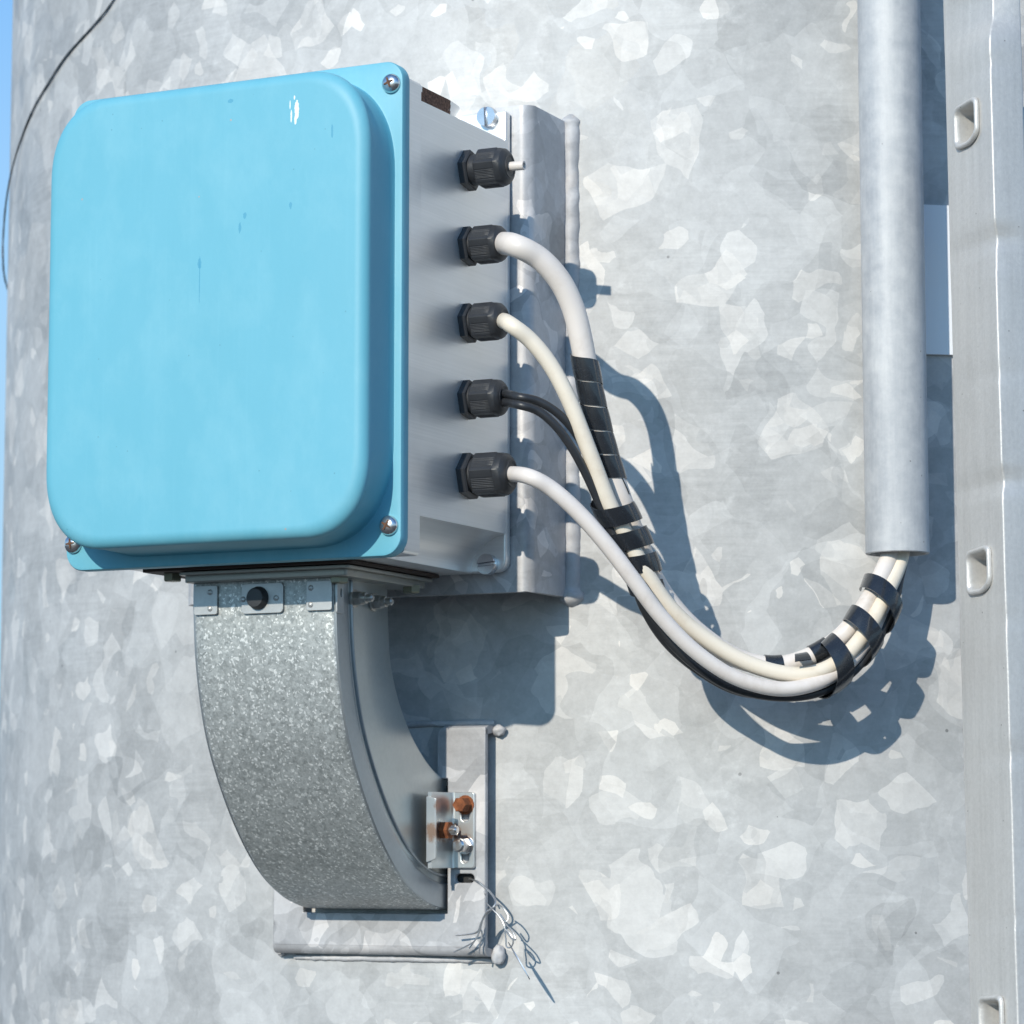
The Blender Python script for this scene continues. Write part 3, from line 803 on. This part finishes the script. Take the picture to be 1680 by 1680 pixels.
# ------------------------------------------------------------------ lower pole bracket
def build_lower():
    T = Thing('lower_bracket', 'flat galvanised bracket plate welded to the pole below, the duct passing through its cut-out', 'bracket', (-.13, .19, -.0755))
    bF = .1900; th = .0045
    X = lambda u: on_b(u, 1400, bF).x
    aR = X(796); aC = X(734); aK = X(717); aL_ = X(449)
    zT, zB = on_b(795, 1190, bF).z, on_b(795, 1570, bF).z
    zS = on_b(735, 1277, bF).z; zN = on_b(735, 1492, bF).z - .003
    outl = roundpoly([(aL_, zB + .006, 0), (aR, zB + .006, 0), (aR, zT - .001, .0012), (aK, zT - .001, .007), (aK, zS, .0006), (aC, zS, .0006), (aC, zN, .0006),
                      (-.1860, zN, .0006), (-.1860, zS, .0006), (-.1780, zS, .0006), (-.1780, zT - .001, .007), (aL_, zT - .001, .0012)], .001)
    sc_ = on_b(762, 1441, bF); slot = rrect(sc_.x - .0075, sc_.x + .0075, sc_.z - .0031, sc_.z + .0031, .0031, k=8, m=2)
    m = plate(outl, [slot], th, .0008, lambda p: (p.x, bF + th / 2 + p.z, p.y))
    T.part('face_plate', m, M['bracket'], smooth=35)
    # bottom flange: bend then back to the pole, right arm top flange
    def flange(a0, a1, z, dz, depth, N=24):
        mb = MB(); rings = []
        for i in range(N + 1):
            a = a0 + (a1 - a0) * i / N
            e = pole_b(a) + .0015 + .0012 * mnoise.noise(Vector((a * 90, 2, 0)))
            pts = []
            r = .0062
            for k in range(6):
                t = k / 5 * PI / 2
                pts.append((bF + r - r * math.cos(t), z + dz * (r - r * math.sin(t)) * 1))
            q = [(a, b, zz) for b, zz in pts] + [(a, e, z), (a, e, z + dz * .004), (a, bF + .0045, z + dz * .0062)]
            rings.append(q)
        mb.rings(rings); return mb
    T.part('bottom_flange', flange(aL_, aR, zB, 1, .0), M['bracket'])
    T.part('top_flange', flange(aK + .003, aR, zT + .0003, -1, .0), M['bracket'])
    T.part('top_flange', flange(aL_, -.181, zT + .0003, -1, .0), M['bracket'])
    mb = MB(); box(mb, -.190, aC + .016, bF + th + .001, bF + th + .0040, -.040, .0425); T.part('shade_backing', mb, M['dark'])  # added black sheet: paints the darkness of the opening behind slot and notch
    # weld lumps at the ends and a bead along the bottom
    def blob(c, r, sq=(1, 1, 1)):
        m = MB(); lathe(m, [(math.sin(t) , math.cos(t)) for t in [(-1.5 + 3.0 * i / 12) for i in range(13)]], 22, 'z')
        def f(p):
            k = 1 + .3 * mnoise.noise(p * 1.6 + Vector(c) * 90)
            return (c[0] + p.x * r * sq[0] * k, c[1] + p.y * r * sq[1] * k, c[2] + p.z * r * sq[2] * k)
        return m.xf(f)
    wb = [((aR + .004, pole_b(-.04) - .003, zT - .003), .0044, (1.1, .9, .95)), ((aR + .004, pole_b(-.04) - .004, zB + .001), .0050, (.95, 1.0, 1.35)), ((aL_ - .001, pole_b(aL_) - .002, zB + .001), .0035, (1, .8, 1.0))]
    for c, r, s_ in wb: T.part('weld_lump', blob(c, r, s_), M['weld'], smooth=70)
    mb = MB(); path = [Vector((a, pole_b(a) - .0003, zB - .0030 + .0005 * mnoise.noise(Vector((a * 80, 0, 0))))) for a in [-.200 + .158 * i / 90 for i in range(91)]]
    tube(mb, path, lambda t: .0020 * (1 + .2 * mnoise.noise(Vector((t * 40, 1, 2)))), 12, rough=.2); T.part('weld_bead', mb, M['weld'], smooth=60)
    mb = MB(); path = [Vector((a, pole_b(a) - .0003, zT + .0022 + .0008 * mnoise.noise(Vector((a * 80, 5, 0))))) for a in [-.108 + .066 * i / 40 for i in range(41)]]
    tube(mb, path, lambda t: .0022 * (1 + .2 * mnoise.noise(Vector((t * 40, 1, 7)))), 12, rough=.2); T.part('weld_bead', mb, M['weld'], smooth=60)
build_lower()

# ------------------------------------------------------------------ zinc angle clip with bolts
def build_clip():
    T = Thing('angle_clip', 'small shiny zinc angle clip with rusty bolts joining the duct to the lower bracket', 'clip', (-.065, .19, -.015))
    zt, zb = .0378, -.0146; bF = .1900; th = .0026
    sl = lambda zc: [(-0.0558 + .0031 * math.cos(t * PI / 8), zc + math.copysign(.0038, math.sin(t * PI / 8)) + .0031 * math.sin(t * PI / 8)) for t in range(16)]
    # profile in (a,b): leg on the duct side, rounded bend, leg on the face plate
    face = plate(rrect(-0.0665, -0.0488, zb, zt, .0016, k=4, m=2), [sl(.0245), sl(-.0040)], th, .0006, lambda p: (p.x, bF - th / 2 - .0003 + p.z, p.y))
    pr = []
    r = .0042; cx, cb = -0.0682 + r, bF - .0003 - r
    for k in range(7):
        t = k / 6 * PI / 2; pr.append((cx - r * math.cos(t) + 0, cb + r * math.sin(t)))
    # outer surface is the one away from the bend centre; build an inside/outside pair
    q0 = [(-0.0682, .1555)] + pr + [(-0.0660, bF - .0003)]
    q1 = [(-0.0660, bF - .0003 - th)] + [(cx + r - th * 0 - (r - th) * math.cos(k / 6 * PI / 2) - r + 0, cb + (r - th) * math.sin(k / 6 * PI / 2)) for k in range(6, -1, -1)] + [(-0.0682 + th, .1555)]
    prof = q0 + q1
    m = MB(); m.rings([[(x, b, zb + .0002) for x, b in prof], [(x, b, zt - .0002) for x, b in prof]])
    # front lip turned outward
    m2 = plate(roundpoly([(zb + .004, -0.0688), (zt - .003, -0.0688), (zt - .0045, -0.0615), (zb + .0065, -0.0615)], .001), (), .0020, .0004, lambda p: (p.y, .1548 + p.z, p.x))
    m.merge(face); m.merge(m2)
    T.part('angle_plate', m, M['clip'], smooth=35)
    # bolts
    def hexbolt(ax, L_, r=.0058):
        m = MB(); lathe(m, [(0, r * .93), (.0004, r * .97), (L_ - .0010, r * .97), (L_ - .0004, r * .93), (L_, r * .84)], 6, ax); lathe(m, [(-.0006, r * 1.22), (.0003, r * 1.22), (.0005, r * 1.16)], 24, ax); return m
    rb = hexbolt('y', .0100, .0055); rb.xf(lambda p: (p.x - 0.0588 + .0032, bF - .003 - p.y, p.z + .0290)); T.part('rusty_bolt', rb, M['rust'], smooth=25)
    nb = hexbolt('y', .0095, .0053); lathe(nb, [(.0095, .0048), (.0108, .0046), (.0120, .0034), (.0122, .001)], 20, 'y')
    nb.xf(lambda p: (p.x - 0.0556, bF - .003 - p.y, p.z + .0012)); T.part('nut', nb, M['chrome'], smooth=25)
    mb = MB(); lathe(mb, [(0, .0064), (.0058, .0064), (.0064, .0058)], 6, 'x'); mb.xf(lambda p: (p.x - 0.0655, p.y + .1715, p.z + .0115)); sn = T.part('side_nut', mb, M['rust'], smooth=25)
    mb = MB(); lathe(mb, [(.006, .0034), (.0110, .0033), (.0120, .0022)], 18, 'x'); mb.xf(lambda p: (p.x - 0.0655, p.y + .1715, p.z + .0115)); T.part('bolt_end', mb, M['chrome'], sn)
build_clip()

# ------------------------------------------------------------------ conduit pipe
def build_pipe():
    rings_o = []; mb = MB()
    r = .0217
    pts = []
    Y = 2.04
    p0 = at(1472.5, 909, Y); p1 = at(1458, 0, Y + .0)
    p1 = p0 + (p1 - p0) * 1.6
    path = [p0.lerp(p1, i / 40) for i in range(41)]
    fr = frames(path); ro = []
    def R(rr, p, n, b, dz=0): return [p + n * rr * math.cos(2 * PI * j / 64) + b * rr * math.sin(2 * PI * j / 64) + Vector((0, 0, dz)) for j in range(64)]
    p, t, n, b = fr[0]
    rings = [R(r - .003, p + t * .12, n, b), R(r - .003, p + t * .001, n, b), R(r - .0024, p, n, b), R(r - .0005, p, n, b), R(r, p + t * .0005, n, b)]
    for (p, t, n, b) in fr[1:]: rings.append(R(r, p, n, b))
    mb.rings(rings, cap0=False)
    single('conduit_pipe', mb, M['pipe'], 'vertical galvanised conduit pipe whose open lower end takes in the cables', 'pipe', tuple(p0), False)
build_pipe()

# sheet behind the pipe
def build_sheet():
    mb = MB(); rings = []
    vt, vb = 336, 581
    zt = pole_hit(1537, vt, .004).z; zb = pole_hit(1537, vb, .004).z
    a0 = math.atan2(*(pole_hit(1490, 450) - PC).xy); a1 = math.atan2(*(pole_hit(1640, 450) - PC).xy)
    for i in range(13):
        a = a0 + (a1 - a0) * i / 12
        s, c = math.sin(a), math.cos(a)
        q = []
        for rr, z in ((PR + .0005, zb), (PR + .0035, zb), (PR + .0035, zt), (PR + .0005, zt)): q.append((PC.x + rr * s, PC.y + rr * c, z))
        rings.append(q)
    mb.rings(rings)
    single('cover_sheet', mb, M['sheet'], 'smooth pale blue-grey cover sheet on the pole, seen between pipe and ladder', 'sheet', tuple(pole_hit(1565, vb)), False)
build_sheet()

# ------------------------------------------------------------------ ladder
def build_ladder():
    EN = Vector((.36, -.933, 0)).normalized(); ER = Vector((.933, .36, 0)).normalized()
    Pr = at(1641, 700, 1.868)
    lean = Vector((.0105, 0, 0))
    T = Thing('ladder', 'aluminium ladder standing at the right edge with open rung ends in its side rail', 'ladder', tuple(Pr + Vector((0, 0, -.9))), False)
    def P(r, n, z):   # r along the rungs, n towards the viewer (0 = front edge), z height
        base = Pr + ER * r + EN * n; base.z = 0
        return base + Vector((0, 0, z)) - lean * (z - Pr.z)
    def zof(v, u): # height of a rung whose end shows at pixel row v
        r = ray(u, v); q = Pr - EN * .029; k = q.y / r.y; return r.z * k
    def stile(r0, sgn):
        mb = MB(); rings = []
        w, d = .024, .058
        sec = roundpoly([(0, 0, .0016), (w, 0, .0016), (w, -d, .0016), (0, -d, .0016)], .0016, 4)
        zs = [(-.9 + 2.3 * i / 460) for i in range(461)]
        dents = [(zof(5, 1640), .009, .012), (zof(45, 1640), .006, .009), (zof(122, 1640), .0012, .003), (zof(405, 1640), .0045, .007), (zof(440, 1640), .0016, .005), (zof(797, 1650), .0042, .005), (zof(620, 1645), .0012, .004), (zof(1240, 1655), .0016, .005), (zof(1020, 1650), .001, .004), (zof(1505, 1650), .001, .003)]
        for z in zs:
            dd = sum(a * math.exp(-((z - c) / s_) ** 2) for c, a, s_ in dents) if sgn > 0 else 0
            j = .0003 * mnoise.noise(Vector((z * 25, sgn, 0)))
            ring = []
            for (x, y) in sec:
                k = math.exp(-((x / .012) ** 2 + (y / .018) ** 2))
                ring.append(P(r0 + sgn * (x + dd * k * .8 + j), y - dd * k * .7, z))
            rings.append(ring)
        mb.rings(rings); return mb
    # rung end openings are cut through the rail side as flared rims set proud of it
    rail = T.part('side_rail', stile(0, 1), M['ladder'], smooth=0)
    cut = MB()
    T.part('side_rail', stile(.34, -1), M['ladder'], smooth=50)
    for v, u in ((203, 1590), (936, 1597), (1671, 1630), (-520, 1590)):
        zc = zof(v, u)
        def prof(sx, nrib=0):
            return roundpoly([(-.0142 * sx, .0128 * sx), (.0142 * sx, .0150 * sx), (.0142 * sx, -.0095 * sx), (.0043 * sx, -.0146 * sx), (-.0142 * sx, -.0146 * sx)], .006 * sx, 5)
        def ring(r, s_): return [P(r, -.0290 + x, zc + y * .98) for x, y in prof(s_)]
        mb = MB(); mb.rings([ring(.320, .86), ring(.02, .86), ring(.001, .88), ring(-.0004, 1.03), ring(-.0018, 1.06), ring(-.0030, 1.01), ring(-.0034, .94), ring(-.0030, .87), ring(-.0016, .81), ring(.0005, .77), ring(.02, .76), ring(.320, .76)], cap0=False, cap1=False)
        T.part('rung', mb, M['ladder'], smooth=60)
        cut.rings([ring(-.006, .90), ring(.0235, .90)])
    co = mesh_obj('cutter', cut.mesh('cutter', T.off, 0), None); co.matrix_world = T.o.matrix_world; co.location = T.o.location
    md = rail.modifiers.new('holes', 'BOOLEAN'); md.object = co; md.operation = 'DIFFERENCE'; md.solver = 'EXACT'
    bpy.context.view_layer.update()
    dg = bpy.context.evaluated_depsgraph_get()
    me = bpy.data.meshes.new_from_object(rail.evaluated_get(dg))
    rail.modifiers.clear(); me.shade_smooth(); me.set_sharp_from_angle(angle=math.radians(50))
    rail.data = me; bpy.data.objects.remove(co)
    return T
LAD = build_ladder()

# ------------------------------------------------------------------ cables
def cpath(pts, n=10): return catmull([at(*p) for p in pts], n)
G = lambda i: L(.024, .0855, [.4500, .3985, .3465, .2950, .2440][i])
def gland_start(z, a0, b=.0855, dz=0): return [L(a0, b, z + dz), L(a0 + .012, b, z + dz)]
# stub in the top gland
mb = MB(); p0, p1 = L(.010, .0855, .4500), L(.0385, .0862, .4497)
R_ = []
fr = frames([p0, p1], Vector((0, 0, 1)))
for (p, t, n, b), rr in ((fr[0], .0031), (fr[1], .0031), ((fr[1][0] + fr[1][1] * .0003, *fr[1][1:]), .0028), ((fr[1][0] + fr[1][1] * .0002, *fr[1][1:]), .0018), ((fr[1][0] - fr[1][1] * .008, *fr[1][1:]), .0017)):
    R_.append([p + n * rr * math.cos(2 * PI * j / 24) + b * rr * math.sin(2 * PI * j / 24) for j in range(24)])
mb.rings(R_); single('cable_stub', mb, M['cable_grey'], 'short cut-off white cable stub poking out of the topmost black gland', 'cable stub', tuple(p0), False)

c2 = gland_start(.3983, .010) + [at(*p) for p in [(846, 403, 1.944), (885, 424, 1.947), (918, 460, 1.951), (940, 505, 1.955), (953, 555, 1.958), (963, 610, 1.961), (974, 665, 1.964), (987, 720, 1.968), (1003, 775, 1.972), (1022, 830, 1.977), (1045, 890, 1.984), (1080, 965, 1.995), (1135, 1030, 2.003), (1205, 1078, 2.010), (1268, 1092, 2.014), (1325, 1079, 2.017), (1378, 1046, 2.020), (1416, 1000, 2.022), (1444, 950, 2.028), (1462, 905, 2.036), (1468, 860, 2.040)]]
c2 = catmull(c2, 8)
mb = MB(); tube(mb, c2, lambda t: .0077 - .0013 * min(1, max(0, (t - .55) * 6)), 24)
single('cable', mb, M['cable_grey'], 'thickest pale grey cable, leaving the second gland from the top', 'cable', tuple(c2[0]), False, 'cables looping from the glands to the pipe')
c3 = gland_start(.3463, .010) + [at(*p) for p in [(838, 533, 1.943), (872, 560, 1.944), (905, 602, 1.946), (933, 655, 1.948), (955, 710, 1.951), (976, 765, 1.955), (999, 825, 1.960), (1028, 880, 1.966), (1060, 940, 1.972), (1100, 998, 1.980), (1155, 1046, 1.988), (1220, 1085, 1.994), (1285, 1105, 1.998), (1340, 1103, 2.001), (1385, 1078, 2.006), (1425, 1030, 2.014), (1455, 972, 2.024), (1478, 915, 2.036), (1482, 860, 2.040)]]
c3 = catmull(c3, 8); mb = MB(); tube(mb, c3, .0054, 22)
single('cable', mb, M['cable_cream'], 'cream yellowish cable leaving the middle gland', 'cable', tuple(c3[0]), False, 'cables looping from the glands to the pipe')
c5 = gland_start(.2438, .016) + [at(*p) for p in [(868, 782, 1.943), (905, 802, 1.944), (950, 842, 1.947), (995, 893, 1.951), (1040, 952, 1.956), (1085, 1012, 1.963), (1140, 1068, 1.971), (1205, 1111, 1.980), (1275, 1130, 1.989), (1335, 1122, 1.998), (1385, 1094, 2.008), (1425, 1046, 2.018), (1452, 985, 2.028), (1472, 920, 2.038), (1476, 870, 2.042)]]
c5 = catmull(c5, 8); mb = MB(); tube(mb, c5, lambda t: .0050 + .0004 * math.sin(min(1, t * 2) * PI), 22)
single('cable', mb, M['cable_white'], 'white cable leaving the large bottom gland and crossing in front of the bundle', 'cable', tuple(c5[0]), False, 'cables looping from the glands to the pipe')
for k, (dz, w, pts, lab) in enumerate((
    (.0030, 0, [(850, 651, 1.944), (882, 658, 1.945), (915, 678, 1.948), (944, 710, 1.952), (966, 752, 1.956), (985, 800, 1.961), (1005, 850, 1.966), (1038, 925, 1.972), (1058, 985, 1.978), (1088, 1040, 1.986), (1140, 1092, 1.992), (1205, 1130, 1.997), (1280, 1144, 2.001), (1345, 1136, 2.006), (1398, 1104, 2.012), (1438, 1052, 2.020), (1466, 985, 2.030), (1484, 915, 2.040), (1488, 870, 2.044)], 'thin black cable leaving the fourth gland, the upper of the two'),
    (-.0030, 1, [(850, 664, 1.940), (882, 674, 1.941), (910, 697, 1.943), (935, 730, 1.947), (955, 765, 1.952), (974, 805, 1.957), (996, 855, 1.963), (1034, 935, 1.969), (1056, 998, 1.977), (1092, 1054, 1.990), (1145, 1100, 1.998), (1210, 1134, 2.003), (1284, 1140, 2.008), (1350, 1130, 2.013), (1403, 1096, 2.018), (1444, 1044, 2.026), (1470, 980, 2.034), (1480, 915, 2.042), (1484, 870, 2.046)], 'thin black cable leaving the fourth gland, the lower of the two'))):
    c = catmull([L(.012, .0855 - .002 * (2 * w - 1) * -1, .2948 + dz), L(.023, .0855, .2948 + dz)] + [at(*p) for p in pts], 8)
    mb = MB(); tube(mb, c, .0029, 16)
    single('cable', mb, M['rubber'], lab, 'cable', tuple(c[0]), False, 'cables looping from the glands to the pipe')
# collar where the white cable enters its gland
# ------------------------------------------------------------------ spiral wraps
def near(path, u, v):
    best = None
    for i, p in enumerate(path):
        y = math.cos(TILT) * p.y + math.sin(TILT) * p.z; z = -math.sin(TILT) * p.y + math.cos(TILT) * p.z
        d = (840 + FPX * p.x / y - u) ** 2 + (840 - FPX * z / y - v) ** 2
        if best is None or d < best[0]: best = (d, i)
    return best[1]
i0, i1 = near(c2, 958, 575), near(c2, 1018, 815)
mb = MB(); wrap(mb, catmull(c2[i0:i1 + 1], 4), .0082, .0152, .0163, phase=-1.2, r1=.0078, jit=.03)
single('spiral_wrap', mb, M['wrap'], 'tight black spiral wrap wound round the thick grey cable alone', 'cable wrap', tuple(c2[i0]), False)
pth = catmull([at(*p) for p in [(992, 800, 1.962), (1004, 826, 1.965), (1022, 862, 1.970), (1042, 905, 1.976), (1056, 945, 1.981), (1066, 985, 1.985)]], 8)
mb = MB(); wrap(mb, pth, .0140, .0125, .0180, phase=1.2, r1=.0115, jit=.10)
single('spiral_wrap', mb, M['wrap'], 'loose black spiral wrap bundling cream, grey and black cables where they meet', 'cable wrap', tuple(pth[0]), False)
pth = catmull([at(*p) for p in [(1300, 1116, 2.000), (1335, 1110, 2.003), (1370, 1088, 2.007), (1400, 1058, 2.012), (1425, 1020, 2.018), (1446, 978, 2.026), (1455, 952, 2.031)]], 8)
mb = MB(); wrap(mb, pth, .0165, .0130, .0290, phase=2.4, r1=.0150, jit=.10)
single('spiral_wrap', mb, M['wrap'], 'black spiral wrap coiled round the cable bundle just below the pipe mouth', 'cable wrap', tuple(pth[0]), False)
i0 = near(c2, 1256, 1092); i1 = near(c2, 1286, 1090)
mb = MB(); tube(mb, c2[i0:i1 + 1], .0071, 20); single('cable_sleeve', mb, M['wrap'], 'short black sleeve on the grey cable, left one at the bottom of the loop', 'cable sleeve', tuple(c2[i0]), False, 'black sleeves on the grey cable')
i0 = near(c2, 1330, 1078); i1 = near(c2, 1356, 1062)
mb = MB(); tube(mb, c2[i0:i1 + 1], .0072, 20); single('cable_sleeve', mb, M['wrap'], 'torn black sleeve on the grey cable right beside the spiral wrap', 'cable sleeve', tuple(c2[i0]), False, 'black sleeves on the grey cable')

# ------------------------------------------------------------------ twisted tie wire with flat tag
def build_tie():
    T = Thing('tie_wire', 'frayed tie wire with a flat metal tag hanging from the lower bracket slot', 'wire', (-.05, .195, -.04))
    def wire(pts, r=.00055):
        P = [on_b(u, v, b - (.0085 if b < .197 else .002)) for u, v, b in pts]; mb = MB(); tube(mb, catmull(P, 6), r, 8); return mb
    T.part('twisted_strand', wire([(757, 1442, .206), (770, 1442, .198), (783, 1446, .1955), (795, 1455, .1945), (806, 1466, .193), (813, 1478, .191), (810, 1487, .189), (801, 1494, .189), (794, 1504, .189), (789, 1516, .190), (783, 1529, .191), (766, 1533, .191), (748, 1534, .190)], .0007), M['wire'])
    for pts in ([(816, 1484, .188), (807, 1491, .188), (797, 1498, .188), (791, 1512, .189), (786, 1530, .190), (776, 1546, .190), (745, 1562, .191)],
                [(799, 1483, .190), (808, 1492, .188), (818, 1502, .187), (826, 1515, .186), (829, 1527, .186)],
                [(812, 1486, .190), (803, 1496, .1905), (793, 1506, .191), (788, 1520, .192), (791, 1532, .193), (788, 1546, .193), (786, 1566, .194)],
                [(786, 1530, .191), (781, 1540, .192), (770, 1556, .193)],
                [(816, 1483, .190), (826, 1490, .188), (834, 1503, .187), (830, 1512, .186), (821, 1500, .187)],
                [(794, 1462, .195), (797, 1468, .194), (795, 1466, .193)]):
        T.part('strand', wire(pts), M['wire'])
    T.part('loop', wire([(828, 1524, .186), (838, 1533, .185), (842, 1545, .185), (838, 1554, .186), (831, 1553, .187), (830, 1541, .187), (828, 1526, .187)]), M['wire'])
    T.part('loop', wire([(822, 1510, .187), (832, 1519, .185), (842, 1530, .183), (846, 1541, .182), (840, 1540, .184), (830, 1528, .186)]), M['wire'])
    a = on_b(834, 1546, .178); b = on_b(869, 1607, .175)
    n = 24; mb = MB(); axis = (b - a)
    vd = Vector(((ray(850, 1575)).dot(W), ray(850, 1575).dot(D), 0)).normalized()
    side = Vector((vd.x * math.cos(.10) - vd.y * math.sin(.10), vd.x * math.sin(.10) + vd.y * math.cos(.10), 0))
    nn = axis.cross(side).normalized() * .0003
    rg = []
    for i in range(n + 1):
        t = i / n; w_ = .0042 * (math.sin(PI * min(1, t * 1.0)) ** .6) + .0004
        if t > .97: w_ = .0004
        c = a + axis * t
        rg.append([c - side * w_ + nn, c + side * w_ + nn, c + side * w_ - nn, c - side * w_ - nn])
    mb.rings(rg); T.part('tag', mb, M['steel'])
build_tie()

# ------------------------------------------------------------------ dark string on the left
def build_string():
    pix = [(240, -90), (186, 0), (155, 40), (110, 90), (82, 132), (55, 178), (34, 230), (18, 285), (9, 340), (5, 395), (5, 425)]
    pts = [pole_hit(u, v, .0013 if u > 20 else .005) for u, v in pix]
    pts += [at(7, 452, pts[-1].y + .05), at(14, 478, pts[-1].y + .14), at(26, 500, pts[-1].y + .26)]     # passes round behind the pole
    p = catmull(pts, 10); mb = MB(); tube(mb, p, .0008, 10, rough=.3)
    single('string', mb, M['string'], 'thin dark string curving down the upper left of the pole', 'string', tuple(p[0]), False)
build_string()
